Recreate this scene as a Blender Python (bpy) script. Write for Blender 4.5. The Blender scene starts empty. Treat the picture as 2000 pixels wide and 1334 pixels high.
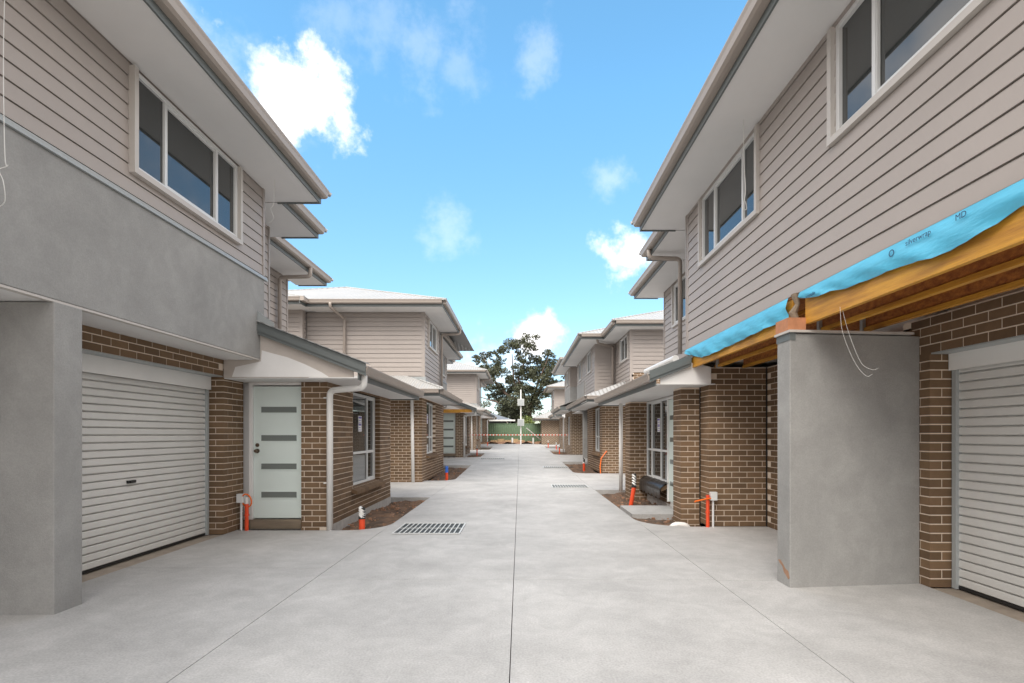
import bpy, math, random
from mathutils import Vector, Matrix
R = math.radians
random.seed(7)
S = bpy.context.scene
C = S.collection

# ------------------------------------------------------------ camera
cd = bpy.data.cameras.new('camera'); cam = bpy.data.objects.new('camera', cd); C.objects.link(cam)
cd.lens = 18; cd.sensor_width = 36; cd.sensor_fit = 'HORIZONTAL'
cd.shift_x = -0.0075; cd.shift_y = 0.0905
cd.clip_start = .05; cd.clip_end = 5000
cam.location = (0, 0, 1.45); cam.rotation_euler = (R(90), 0, 0)
S.camera = cam

# ------------------------------------------------------------ world, sun, exposure
SUN_EL, SUN_AZ = 52, 200      # azimuth: direction the light comes from, clockwise from +Y
w = bpy.data.worlds.new('World'); S.world = w; w.use_nodes = True
nt = w.node_tree; N = nt.nodes; L = nt.links
for n in list(N): N.remove(n)
out = N.new('ShaderNodeOutputWorld'); bg = N.new('ShaderNodeBackground'); bg.inputs[1].default_value = .12
sky = N.new('ShaderNodeTexSky'); sky.sky_type = 'NISHITA'; sky.sun_disc = False
sky.sun_elevation = R(SUN_EL); sky.sun_rotation = R(SUN_AZ); sky.air_density = 1.0; sky.dust_density = .6; sky.ozone_density = 1.5
tint = N.new('ShaderNodeMix'); tint.data_type = 'RGBA'; tint.blend_type = 'MULTIPLY'; tint.inputs[0].default_value = 1
tint.inputs[7].default_value = (1.05, 1.72, 1.72, 1)
L.new(sky.outputs[0], tint.inputs[6])
tcz = N.new('ShaderNodeTexCoord'); sz = N.new('ShaderNodeSeparateXYZ'); L.new(tcz.outputs['Generated'], sz.inputs[0])
rmp = N.new('ShaderNodeValToRGB'); L.new(sz.outputs[2], rmp.inputs[0]); e = rmp.color_ramp.elements
e[0].position = 0.; e[0].color = (.40, .41, .43, 1); e[1].position = .55; e[1].color = (.52, .80, .79, 1)
e2 = rmp.color_ramp.elements.new(.2); e2.color = (.47, .57, .60, 1)
dbl = N.new('ShaderNodeVectorMath'); dbl.operation = 'SCALE'; dbl.inputs['Scale'].default_value = 2.; L.new(rmp.outputs[0], dbl.inputs[0]); L.new(dbl.outputs[0], tint.inputs[7])
tc = N.new('ShaderNodeTexCoord')
nz = N.new('ShaderNodeTexNoise'); nz.inputs['Scale'].default_value = 13; nz.inputs['Detail'].default_value = 7; nz.inputs['Roughness'].default_value = .6
L.new(tc.outputs['Generated'], nz.inputs['Vector'])
def dirv(x, y): return Vector(((x-1015)/1000, 1, (848-y)/1000)).normalized()
mask = None
for (px, py, r, op) in ((560,200,.055,1.), (600,170,.05,1.), (520,150,.035,.7), (1040,655,.03,.9), (1228,492,.034,.85), (660,20,.06,.1), (850,105,.045,.12), (868,450,.035,.15),
                    (1045,110,.03,.15), (1190,350,.025,.18), (985,715,.05,.35), (880,130,.03,.1)):
    d = dirv(px, py)
    vd = N.new('ShaderNodeVectorMath'); vd.operation = 'DISTANCE'; L.new(tc.outputs['Generated'], vd.inputs[0]); vd.inputs[1].default_value = d
    m1 = N.new('ShaderNodeMath'); m1.operation = 'MULTIPLY_ADD'; L.new(nz.outputs['Fac'], m1.inputs[0]); m1.inputs[1].default_value = -r*5.5
    ad = N.new('ShaderNodeMath'); ad.operation = 'ADD'; ad.inputs[1].default_value = r*2.75; L.new(m1.outputs[0], ad.inputs[0]); L.new(vd.outputs['Value'], m1.inputs[2])
    mr = N.new('ShaderNodeMapRange'); mr.interpolation_type = 'SMOOTHSTEP'; L.new(ad.outputs[0], mr.inputs[0])
    mr.inputs[1].default_value = r*.1; mr.inputs[2].default_value = r*1.75; mr.inputs[3].default_value = op; mr.inputs[4].default_value = 0
    if mask is None: mask = mr.outputs[0]
    else:
        mx = N.new('ShaderNodeMath'); mx.operation = 'MAXIMUM'; L.new(mask, mx.inputs[0]); L.new(mr.outputs[0], mx.inputs[1]); mask = mx.outputs[0]
# broken cloud over the rest of the sky, behind the viewer
sx = N.new('ShaderNodeSeparateXYZ'); L.new(tc.outputs['Generated'], sx.inputs[0])
n2 = N.new('ShaderNodeTexNoise'); n2.inputs['Scale'].default_value = 2.6; n2.inputs['Detail'].default_value = 8; n2.inputs['Roughness'].default_value = .58; L.new(tc.outputs['Generated'], n2.inputs['Vector'])
m5 = N.new('ShaderNodeMath'); m5.operation = 'MULTIPLY_ADD'; L.new(sx.outputs[1], m5.inputs[0]); m5.inputs[1].default_value = -.55; ab = N.new('ShaderNodeMath'); ab.operation = 'ABSOLUTE'; L.new(sx.outputs[0], ab.inputs[0])
ab2 = N.new('ShaderNodeMath'); ab2.operation = 'MULTIPLY_ADD'; L.new(ab.outputs[0], ab2.inputs[0]); ab2.inputs[1].default_value = 1.0; L.new(n2.outputs['Fac'], ab2.inputs[2])
ab3 = N.new('ShaderNodeMath'); ab3.operation = 'SUBTRACT'; L.new(ab2.outputs[0], ab3.inputs[0]); ab3.inputs[1].default_value = .16; L.new(ab3.outputs[0], m5.inputs[2])
m6 = N.new('ShaderNodeMapRange'); m6.interpolation_type = 'SMOOTHSTEP'; L.new(m5.outputs[0], m6.inputs[0]); m6.inputs[1].default_value = .30; m6.inputs[2].default_value = .52; m6.inputs[4].default_value = .92
mx = N.new('ShaderNodeMath'); mx.operation = 'MAXIMUM'; L.new(mask, mx.inputs[0]); L.new(m6.outputs[0], mx.inputs[1]); mask = mx.outputs[0]
cm = N.new('ShaderNodeMix'); cm.data_type = 'RGBA'; L.new(mask, cm.inputs[0]); L.new(tint.outputs[2], cm.inputs[6]); cm.inputs[7].default_value = (9.0, 8.5, 8.1, 1)
L.new(cm.outputs[2], bg.inputs[0]); L.new(bg.outputs[0], out.inputs[0])
sd = bpy.data.lights.new('sun', 'SUN'); sun = bpy.data.objects.new('sun', sd); C.objects.link(sun)
sd.energy = 2.4; sd.angle = R(50); sd.color = (1, .93, .84)
az, el = R(SUN_AZ), R(SUN_EL)
sv = Vector((math.sin(az)*math.cos(el), math.cos(az)*math.cos(el), math.sin(el)))
sun.rotation_euler = sv.to_track_quat('Z', 'Y').to_euler(); sun.location = sv*50
S.view_settings.view_transform = 'Standard'; S.view_settings.look = 'None'; S.view_settings.gamma = 1; S.view_settings.use_curve_mapping = False
S.view_settings.exposure = 0.92

# ------------------------------------------------------------ materials
def mat(name, col, rough=.6, var=.0, vscale=3., bump=0., bscale=60., spec=.5, metal=0., island=0., col2=None, stretch=None, speck=0., swirl=0.):
    m = bpy.data.materials.new(name); m.use_nodes = True; t = m.node_tree; n = t.nodes; l = t.links
    b = n['Principled BSDF']; b.inputs['Roughness'].default_value = rough; b.inputs['Metallic'].default_value = metal
    b.inputs['Specular IOR Level'].default_value = spec
    tcn = n.new('ShaderNodeTexCoord'); geo = n.new('ShaderNodeNewGeometry'); src = geo.outputs['Position']
    if stretch:
        mp = n.new('ShaderNodeMapping'); mp.inputs['Scale'].default_value = stretch; l.new(src, mp.inputs[0]); src = mp.outputs[0]
    c = None
    base = n.new('ShaderNodeRGB'); base.outputs[0].default_value = (*col, 1); c = base.outputs[0]
    if var > 0:
        t1 = n.new('ShaderNodeTexNoise'); t1.inputs['Scale'].default_value = vscale; t1.inputs['Detail'].default_value = 6; t1.inputs['Roughness'].default_value = .65
        l.new(src, t1.inputs['Vector'])
        mr = n.new('ShaderNodeMapRange'); mr.inputs[1].default_value = .3; mr.inputs[2].default_value = .7; l.new(t1.outputs['Fac'], mr.inputs[0])
        if col2:
            mx = n.new('ShaderNodeMix'); mx.data_type = 'RGBA'; l.new(mr.outputs[0], mx.inputs[0]); l.new(c, mx.inputs[6]); mx.inputs[7].default_value = (*col2, 1); c = mx.outputs[2]
        else:
            mr.inputs[3].default_value = 1-var; mr.inputs[4].default_value = 1+var
            mx = n.new('ShaderNodeVectorMath'); mx.operation = 'SCALE'; l.new(c, mx.inputs[0]); l.new(mr.outputs[0], mx.inputs['Scale']); c = mx.outputs[0]
    if swirl > 0:
        for sc, dist, amt, lo, hi in ((.45, 2.5, swirl, .35, .65), (2.6, 1.6, swirl*.7, .42, .6), (14., .4, swirl*.35, .4, .6)):
            t4 = n.new('ShaderNodeTexNoise'); t4.inputs['Scale'].default_value = sc; t4.inputs['Detail'].default_value = 5; t4.inputs['Distortion'].default_value = dist; l.new(src, t4.inputs['Vector'])
            m6 = n.new('ShaderNodeMapRange'); m6.inputs[1].default_value = lo; m6.inputs[2].default_value = hi; m6.inputs[3].default_value = 1-amt; m6.inputs[4].default_value = 1+amt*.5
            l.new(t4.outputs['Fac'], m6.inputs[0])
            mx = n.new('ShaderNodeVectorMath'); mx.operation = 'SCALE'; l.new(c, mx.inputs[0]); l.new(m6.outputs[0], mx.inputs['Scale']); c = mx.outputs[0]
    if speck > 0:
        t3 = n.new('ShaderNodeTexNoise'); t3.inputs['Scale'].default_value = 70; t3.inputs['Detail'].default_value = 3; l.new(src, t3.inputs['Vector'])
        m3 = n.new('ShaderNodeMapRange'); m3.inputs[1].default_value = .3; m3.inputs[2].default_value = .7; m3.inputs[3].default_value = 1-speck; m3.inputs[4].default_value = 1+speck
        l.new(t3.outputs['Fac'], m3.inputs[0])
        mx = n.new('ShaderNodeVectorMath'); mx.operation = 'SCALE'; l.new(c, mx.inputs[0]); l.new(m3.outputs[0], mx.inputs['Scale']); c = mx.outputs[0]
    if island > 0:
        oi = n.new('ShaderNodeObjectInfo'); ad = n.new('ShaderNodeMath'); ad.operation = 'ADD'
        l.new(oi.outputs['Random'], ad.inputs[0]); l.new(geo.outputs['Random Per Island'], ad.inputs[1])
        fr = n.new('ShaderNodeMath'); fr.operation = 'FRACT'; l.new(ad.outputs[0], fr.inputs[0])
        m4 = n.new('ShaderNodeMapRange'); m4.inputs[3].default_value = 1-island; m4.inputs[4].default_value = 1+island; l.new(fr.outputs[0], m4.inputs[0])
        mx = n.new('ShaderNodeVectorMath'); mx.operation = 'SCALE'; l.new(c, mx.inputs[0]); l.new(m4.outputs[0], mx.inputs['Scale']); c = mx.outputs[0]
    l.new(c, b.inputs['Base Color'])
    if bump > 0:
        t2 = n.new('ShaderNodeTexNoise'); t2.inputs['Scale'].default_value = bscale; t2.inputs['Detail'].default_value = 4; l.new(src, t2.inputs['Vector'])
        bp = n.new('ShaderNodeBump'); bp.inputs['Strength'].default_value = bump; bp.inputs['Distance'].default_value = .01; l.new(t2.outputs['Fac'], bp.inputs['Height']); l.new(bp.outputs[0], b.inputs['Normal'])
    return m
def roofmat(name, axis):
    m = mat(name, (.37,.37,.365), .5, .08, .6, metal=.0)
    n = m.node_tree.nodes; l = m.node_tree.links; b = n['Principled BSDF']
    g = n.new('ShaderNodeNewGeometry'); sp = n.new('ShaderNodeSeparateXYZ'); l.new(g.outputs['Position'], sp.inputs[0])
    mu = n.new('ShaderNodeMath'); mu.operation = 'MULTIPLY'; mu.inputs[1].default_value = 2*math.pi/.076*.5; l.new(sp.outputs[axis], mu.inputs[0])
    si = n.new('ShaderNodeMath'); si.operation = 'SINE'; l.new(mu.outputs[0], si.inputs[0])
    bp = n.new('ShaderNodeBump'); bp.inputs['Strength'].default_value = .9; bp.inputs['Distance'].default_value = .02; l.new(si.outputs[0], bp.inputs['Height']); l.new(bp.outputs[0], b.inputs['Normal'])
    return m
def farbrick():
    m = bpy.data.materials.new('far_brick'); m.use_nodes = True; n = m.node_tree.nodes; l = m.node_tree.links; b = n['Principled BSDF']; b.inputs['Roughness'].default_value = .85
    g = n.new('ShaderNodeNewGeometry'); sp = n.new('ShaderNodeSeparateXYZ'); l.new(g.outputs['Position'], sp.inputs[0])
    ad = n.new('ShaderNodeMath'); ad.operation = 'ADD'; l.new(sp.outputs[0], ad.inputs[0]); l.new(sp.outputs[1], ad.inputs[1])
    cb = n.new('ShaderNodeCombineXYZ'); l.new(ad.outputs[0], cb.inputs[0]); l.new(sp.outputs[2], cb.inputs[1])
    br = n.new('ShaderNodeTexBrick'); l.new(cb.outputs[0], br.inputs['Vector']); br.inputs['Scale'].default_value = 1
    br.inputs['Brick Width'].default_value = .24; br.inputs['Row Height'].default_value = .086; br.inputs['Mortar Size'].default_value = .006
    br.inputs['Color1'].default_value = (.17,.115,.07,1); br.inputs['Color2'].default_value = (.125,.083,.05,1); br.inputs['Mortar'].default_value = (.66,.56,.46,1)
    l.new(br.outputs[0], b.inputs['Base Color']); return m
def tapemat():
    m = bpy.data.materials.new('barrier_tape'); m.use_nodes = True; n = m.node_tree.nodes; l = m.node_tree.links; b = n['Principled BSDF']; b.inputs['Roughness'].default_value = .4
    g = n.new('ShaderNodeNewGeometry'); sp = n.new('ShaderNodeSeparateXYZ'); l.new(g.outputs['Position'], sp.inputs[0])
    mu = n.new('ShaderNodeMath'); mu.operation = 'MULTIPLY'; mu.inputs[1].default_value = 5.5; l.new(sp.outputs[0], mu.inputs[0])
    fr = n.new('ShaderNodeMath'); fr.operation = 'FRACT'; l.new(mu.outputs[0], fr.inputs[0])
    gt = n.new('ShaderNodeMath'); gt.operation = 'GREATER_THAN'; gt.inputs[1].default_value = .5; l.new(fr.outputs[0], gt.inputs[0])
    mx = n.new('ShaderNodeMix'); mx.data_type = 'RGBA'; l.new(gt.outputs[0], mx.inputs[0]); mx.inputs[6].default_value = (.75,.06,.03,1); mx.inputs[7].default_value = (.8,.78,.75,1)
    l.new(mx.outputs[2], b.inputs['Base Color']); return m
BOARD = mat('weatherboard_paint', (.36,.32,.295), .55, .05, 1.2, .05, 90, island=.025)
RENDER = mat('grey_render', (.30,.298,.29), .85, .1, 1.6, .3, 130, speck=.06, swirl=.06)
BRICK = mat('brown_brick', (.165,.102,.056), .85, .12, 9, .3, 120, island=.22)
MORTAR = mat('cream_mortar', (.76,.65,.54), .95, .08, 20, .2, 200)
FARBRICK = farbrick()
CONC = mat('concrete', (.42,.415,.408), .75, .14, .8, .2, 45, speck=.14, swirl=.075)
APRON = mat('stained_concrete', (.33,.28,.23), .85, .2, 5, .2, 60)
FOOT = mat('rough_footing', (.42,.40,.38), .95, .2, 8, .5, 40)
SOIL = mat('soil', (.20,.12,.075), 1., .5, 3, 1., 25, col2=(.05,.04,.033))
GROUND = mat('bare_ground', (.22,.17,.12), 1., .3, .4, .4, 6)
FASC = mat('fascia_grey', (.12,.135,.135), .5, .03, 3)
GUT = mat('gutter_beige', (.34,.295,.26), .4, .03, 3)
SOFF = mat('soffit_white', (.72,.715,.71), .7, .03, 1.5)
TRIM = mat('trim_paint', (.50,.47,.44), .5)
PANEL = mat('primer_white', (.78,.77,.76), .7, .04, 3)
CEMENT = mat('raw_sheet', (.52,.47,.43), .8, .08, 4)
ALU = mat('white_aluminium', (.68,.69,.69), .35)
GLASS = mat('window_glass', (.035,.038,.038), .02, spec=.9)
DARKGLASS = mat('door_glass', (.16,.18,.17), .12, spec=.6)
MINT = mat('mint_primer', (.68,.76,.73), .5, .02, 2)
WHITE = mat('white_paint', (.75,.745,.73), .45, .03, 3)
CURT = mat('roller_slat', (.62,.615,.595), .4, .04, 2)
GREYM = mat('grey_metal', (.36,.385,.39), .4)
PVC = mat('white_pvc', (.76,.75,.73), .35, .03, 5)
BLACK = mat('black_rubber', (.015,.015,.015), .45)
BLACKP = mat('black_plastic', (.03,.028,.027), .3, bump=.6, bscale=14)
ORANGE = mat('orange_pvc', (.75,.075,.02), .4)
CONDUIT = mat('orange_conduit', (.85,.17,.02), .4)
BLUEP = mat('blue_pipe', (.03,.14,.55), .4)
WRAP = mat('blue_wrap', (.10,.48,.70), .4, .16, 4, .9, 9, stretch=(1,.5,2))
PRINT = mat('dark_print', (.02,.05,.12), .5)
PURPLE = mat('purple_print', (.12,.08,.4), .5)
PAPER = mat('paper', (.8,.8,.8), .6)
LVL = mat('yellow_timber', (.70,.36,.04), .5, .5, 2.2, .2, 30, col2=(.34,.14,.02), stretch=(3,.7,9))
OSB = mat('strand_board', (.52,.20,.045), .65, .5, 30, .3, 60, col2=(.20,.06,.015), stretch=(1,.6,1))
STEPT = mat('weathered_timber', (.21,.165,.12), .85, .25, 5, .3, 40, stretch=(.5,1,4))
RAWT = mat('raw_timber', (.45,.20,.10), .7, .2, 6, .2, 40)
GRATE = mat('galvanised', (.62,.64,.64), .4, .08, 6)
PIT = mat('pit_dark', (.05,.055,.055), .7)
FENCEG = mat('green_steel', (.15,.23,.14), .5, .06, 1)
STONE = mat('sandstone', (.50,.35,.20), .9, .3, 4, .5, 12)
ROOFX = roofmat('roof_ribs_x', 0); ROOFY = roofmat('roof_ribs_y', 1)
DROOF = mat('dark_roof', (.16,.18,.21), .5, .05, 2); TERRA = mat('terracotta', (.55,.17,.07), .8, .2, 3)
LEAF = mat('gum_leaf', (.062,.070,.036), .55, .0, island=.5); LEAF2 = mat('shrub_leaf', (.13,.17,.04), .55, island=.45)
BARK = mat('bark', (.16,.11,.085), .9, .3, 3)
TAPE = tapemat()
WIRE = mat('white_wire', (.7,.7,.68), .5)
CLAY = mat('clay', (.33,.19,.12), 1, .25, 6, .6, 30)

# ------------------------------------------------------------ mesh helpers
def gz(y):
    if y < 16: return 0.
    if y < 26.7: return .0234*(y-16)
    return .25+.018*(min(y, 48)-26.7)
class MB:
    def __init__(s): s.v = []; s.f = []
    def poly8(s, p):
        i = len(s.v); s.v += [tuple(q) for q in p]
        s.f += [tuple(i+k for k in q) for q in ((0,3,2,1),(4,5,6,7),(0,1,5,4),(1,2,6,5),(2,3,7,6),(3,0,4,7))]; return s
    def box(s, x0,x1,y0,y1,z0,z1):
        if x0 > x1: x0, x1 = x1, x0
        if y0 > y1: y0, y1 = y1, y0
        return s.poly8([(x0,y0,z0),(x1,y0,z0),(x1,y1,z0),(x0,y1,z0),(x0,y0,z1),(x1,y0,z1),(x1,y1,z1),(x0,y1,z1)])
    def boxa(s, ax, u0,u1,w0,w1,z0,z1):
        return s.box(u0,u1,w0,w1,z0,z1) if ax == 'x' else s.box(w0,w1,u0,u1,z0,z1)
    def face(s, pts):
        i = len(s.v); s.v += [tuple(p) for p in pts]; s.f.append(tuple(range(i, i+len(pts)))); return s
    def extr(s, prof, ax, u0, u1):      # prof: (w,z) closed polygon, extruded along axis
        k = len(prof); i = len(s.v)
        for u in (u0, u1):
            s.v += [((u, a, b) if ax == 'x' else (a, u, b)) for a, b in prof]
        s.f += [(i+j, i+(j+1) % k, i+k+(j+1) % k, i+k+j) for j in range(k)]
        s.f += [tuple(range(i, i+k)), tuple(range(i+k, i+2*k))]; return s
    def plate(s, pts, d):               # planar polygon given in 3d thickened by vector d
        k = len(pts); i = len(s.v); d = Vector(d)
        s.v += [tuple(p) for p in pts]+[tuple(Vector(p)+d) for p in pts]
        s.f += [(i+j, i+(j+1) % k, i+k+(j+1) % k, i+k+j) for j in range(k)]
        s.f += [tuple(range(i, i+k)), tuple(range(i+k, i+2*k))]; return s
    def tube(s, path, r, seg=10):
        path = [Vector(p) for p in path]; rr = r if isinstance(r, (list, tuple)) else [r]*len(path)
        i0 = len(s.v); up = None
        for j, p in enumerate(path):
            t = (path[min(j+1, len(path)-1)]-path[max(j-1, 0)]).normalized()
            if up is None: up = t.orthogonal().normalized()
            up = (up-t*up.dot(t)); up = up.normalized() if up.length > 1e-5 else t.orthogonal().normalized(); b = t.cross(up)
            for q in range(seg):
                a = 2*math.pi*q/seg; s.v.append(tuple(p+(up*math.cos(a)+b*math.sin(a))*rr[j]))
        for j in range(len(path)-1):
            for q in range(seg):
                s.f.append((i0+j*seg+q, i0+j*seg+(q+1) % seg, i0+(j+1)*seg+(q+1) % seg, i0+(j+1)*seg+q))
        s.f.append(tuple(i0+q for q in range(seg))); e = i0+(len(path)-1)*seg; s.f.append(tuple(e+q for q in range(seg))); return s
def mkobj(name, mb, m, parent=None, base=(0,0,0), smooth=False, fixn=True):
    me = bpy.data.meshes.new(name); bx, by, bz = base
    me.from_pydata([(x-bx, y-by, z-bz) for x, y, z in mb.v], [], mb.f)
    if fixn:
        import bmesh
        b = bmesh.new(); b.from_mesh(me); bmesh.ops.recalc_face_normals(b, faces=b.faces); b.to_mesh(me); b.free()
    ms = m if isinstance(m, (list, tuple)) else [m]
    for q in ms: me.materials.append(q)
    if smooth:
        for p in me.polygons: p.use_smooth = True
    o = bpy.data.objects.new(name, me); C.objects.link(o)
    if name in ('blade_wall', 'rendered_overhang'):
        bv = o.modifiers.new('soft_arris', 'BEVEL'); bv.width = .007; bv.segments = 2
    if parent: o.parent = parent
    return o
def tag(o, label=None, cat=None, group=None, kind=None):
    if label: o['label'] = label
    if cat: o['category'] = cat
    if group: o['group'] = group
    if kind: o['kind'] = kind
    return o
def cat(pts, n=6):
    P = [Vector(p) for p in pts]; P = [P[0]*2-P[1]]+P+[P[-1]*2-P[-2]]; o = []
    for i in range(1, len(P)-2):
        for k in range(n):
            t = k/n; a, b, c, d = P[i-1:i+3]; o.append(tuple(.5*((2*b)+(c-a)*t+(2*a-5*b+4*c-d)*t*t+(3*b-a-3*c+d)*t**3)))
    return o+[tuple(P[-2])]
def thing1(name, mb, m, label, cat, loc, group=None, smooth=False):
    o = mkobj(name, mb, m, None, loc, smooth); o.location = loc; return tag(o, label, cat, group)
def bend(p0, p1, p2, r=.07, n=5):
    p0, p1, p2 = Vector(p0), Vector(p1), Vector(p2); a = p1+(p0-p1).normalized()*r; b = p1+(p2-p1).normalized()*r
    return [tuple((a*(1-t)**2+p1*2*t*(1-t)+b*t*t)) for t in [k/n for k in range(n+1)]]
def pipe(pts, r=.07):
    o = [pts[0]]
    for k in range(1, len(pts)-1): o += bend(pts[k-1], pts[k], pts[k+1], r)
    return o+[pts[-1]]
def rsub(rects, op):
    o = []
    for (a, b, c, d) in rects:
        e, f, g, h = op
        if e >= b or f <= a or g >= d or h <= c: o.append((a,b,c,d)); continue
        if a < e: o.append((a, e, c, d))
        if b > f: o.append((f, b, c, d))
        a2, b2 = max(a, e), min(b, f)
        if c < g: o.append((a2, b2, c, g))
        if d > h: o.append((a2, b2, h, d))
    return o
UNIT = bpy.data.meshes.new('brick')
_m = MB().box(-.5,.5,-.5,.5,-.5,.5); UNIT.from_pydata(_m.v, [], _m.f); UNIT.materials.append(BRICK)

class House:
    def __init__(s, label, base, dy=0, dz=0, detail=0, name='townhouse', cat='house', group=None):
        s.base = (base[0], base[1], 0); s.detail = detail; s.nb = 0
        s.root = bpy.data.objects.new(name, None); C.objects.link(s.root)
        s.root.location = (base[0], base[1]+dy, dz); tag(s.root, label, cat, group)
    def part(s, name, mb, m, parent=None, smooth=False):
        return mkobj(name, mb, m, parent or s.root, s.base, smooth)
    def bricks(s, ax, plane, sg, u0, u1, z0, z1, ops=(), parity=0, corner='lo', detail=None, th=.11):
        det = s.detail if detail is None else detail
        core = [(u0, u1, z0, z1)]
        for op in ops: core = rsub(core, op)
        mb = MB(); rec = 0. if det == 0 else .004; er = .004 if det == 0 else .010
        for (a,b,c,d) in core: mb.boxa(ax, a+er, b-er, plane-sg*rec, plane-sg*(th+.02), c, d)
        wall = s.part('brick_wall', mb, FARBRICK if det == 0 else MORTAR)
        if det == 0: return wall
        rest = MB(); row = 0; z = z0
        while z < z1-.02:
            zt = min(z+.0745, z1); k = (row+parity) % 2; st = 0. if k == 0 else .12; ua = st
            Lw = u1-u0
            while ua < Lw-.02:
                ub = min(ua+.2285, Lw)
                A, B = (u0+ua, u0+ub) if corner == 'lo' else (u1-ub, u1-ua)
                rs = [(A, B, z, zt)]
                for op in ops: rs = rsub(rs, op)
                for (a,b,c,d) in rs:
                    if b-a < .025 or d-c < .02: continue
                    if det == 2 and s.nb < 300:
                        s.nb += 1
                        o = bpy.data.objects.new('brick', UNIT); C.objects.link(o); o.parent = wall
                        w = plane-sg*th/2
                        ctr = ((a+b)/2, w, (c+d)/2) if ax == 'x' else (w, (a+b)/2, (c+d)/2)
                        o.location = [ctr[i]-s.base[i] for i in range(3)]
                        o.scale = (b-a, th, d-c) if ax == 'x' else (th, b-a, d-c)
                    else: rest.boxa(ax, a, b, plane, plane-sg*th, c, d)
                ua = ub+.0115
            z += .086; row += 1
        if rest.v: tag(mkobj('brick', rest, BRICK, wall, s.base), kind='stuff')
        return wall
    def boards(s, ax, plane, sg, u0, u1, z0, z1, ops=(), pitch=.14, trims=(True, True)):
        back = [(u0, u1, z0, z1)]
        for op in ops: back = rsub(back, op)
        mb = MB()
        for (a,b,c,d) in back: mb.boxa(ax, a, b, plane-sg*.024, plane-sg*.1, c, d)
        wall = s.part('weatherboard_wall', mb, BOARD); z = z0; joined = MB()
        while z < z1-.01:
            zt = min(z+pitch, z1); rs = [(u0+.004, u1-.004, z, zt)]
            for op in ops: rs = rsub(rs, op)
            for (a,b,c,d) in rs:
                if b-a < .02 or d-c < .01: continue
                f = lambda q: (-.009 if s.detail else -.022)*(q-z)/pitch       # proud at the bottom edge, tucked under at the top
                g_ = (.010 if s.detail == 2 else .014 if s.detail == 1 else .026) if c == z else .0
                prof = [(plane+sg*f(c), c+g_), (plane+sg*f(d), d-.001), (plane-sg*.03, d-.001), (plane-sg*.03, c+g_+.004)]
                if s.detail >= 1: s.part('board', MB().extr(prof, ax, a, b), BOARD, wall)
                else: joined.extr(prof, ax, a, b)
            z += pitch
        if joined.v: tag(s.part('board', joined, BOARD, wall), kind='stuff')
        for t, u in zip(trims, (u0, u1)):
            if t:
                a, b = (u-.004, u+.045) if u == u0 else (u-.045, u+.004)
                s.part('corner_trim', MB().boxa(ax, a, b, plane+sg*.008, plane-sg*.05, z0, z1), BOARD)
        return wall
    def window(s, ax, plane, sg, u0, u1, z0, z1, mull=(), trans=(), trim=0., fr=.045, notice=None, dep=.06):
        mb = MB()
        w0, w1 = plane, plane-sg*dep
        mb.boxa(ax, u0, u1, w0, w1, z0, z0+fr); mb.boxa(ax, u0, u1, w0, w1, z1-fr, z1)
        mb.boxa(ax, u0, u0+fr, w0-sg*.002, w1, z0+fr, z1-fr); mb.boxa(ax, u1-fr, u1, w0-sg*.002, w1, z0+fr, z1-fr)
        us = [u0+fr]+sorted(mull)+[u1-fr]; zs = [z0+fr]+sorted(trans)+[z1-fr]
        for t in trans: mb.boxa(ax, u0+fr, u1-fr, w0-sg*.003, w1, t-.022, t+.022)
        for q in mull: mb.boxa(ax, q-.02, q+.02, w0-sg*.005, w1, z0+fr, z1-fr)
        W = s.part('window', mb, ALU)
        for i in range(len(us)-1):
            for j in range(len(zs)-1):
                a, b, c, d = us[i], us[i+1], zs[j], zs[j+1]
                dd = .03+.012*(i % 2)
                s.part('pane', MB().boxa(ax, a-.005, b+.005, w0-sg*dd, w0-sg*(dd+.006), c-.005, d+.005), GLASS, W)
                if i % 2 == 1 or len(us) == 2:   # sash rails of the sliding leaf
                    m2 = MB(); q = .028
                    for (aa, bb, cc, d2) in ((a, b, c, c+q), (a, b, d-q, d), (a, a+q, c+q, d-q), (b-q, b, c+q, d-q)): m2.boxa(ax, aa, bb, w0-sg*.014, w0-sg*.038, cc, d2)
                    s.part('sash', m2, ALU, W)
        if trim:
            m3 = MB(); t = trim; w2 = plane+sg*.045
            m3.boxa(ax, u0-t, u1+t, w2, w1, z0-t, z0-.001); m3.boxa(ax, u0-t, u0-.001, w2-sg*.002, w1, z0, z1); m3.boxa(ax, u1+.001, u1+t, w2-sg*.002, w1, z0, z1)
            s.part('architrave', m3, TRIM, W)
        if notice:
            a, c = notice
            p = s.part('notice', MB().boxa(ax, a, a+.2, w0-sg*.02, w0-sg*.024, c, c+.3), PAPER, W)
            m4 = MB()
            for k, (h, ww) in enumerate(((.035,.17),(.012,.15),(.012,.16),(.03,.16),(.012,.12),(.012,.16))):
                m4.boxa(ax, a+.015, a+.015+ww, w0-sg*.0175, w0-sg*.019, c+.25-k*.045, c+.25-k*.045+h)
            s.part('printed_lines', m4, PURPLE, W)
        return W
    def eave(s, ax, w_in, w_out, u0, u1, z, capend=(0, 0), gut=True, ext=0., su=None):
        sg = 1 if w_out > w_in else -1
        a_, b_ = su or (u0, u1); s.part('soffit', MB().boxa(ax, a_, b_, w_in-sg*.05, w_out, z, z+.012), SOFF)
        s.part('fascia', MB().boxa(ax, u0, u1, w_out, w_out+sg*.02, z-.022, z+.17), FASC)
        if gut:
            g = w_out+sg*.022
            prof = [(g, z+.055), (g+sg*.07, z+.055), (g+sg*.10, z+.075), (g+sg*.112, z+.13), (g+sg*.125, z+.16), (g+sg*.125, z+.175), (g+sg*.112, z+.178), (g, z+.165)]
            s.part('gutter', MB().extr(prof, ax, u0-(ext if capend[0] else 0), u1+(ext if capend[1] else 0)), GUT)
        m = MB()
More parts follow.
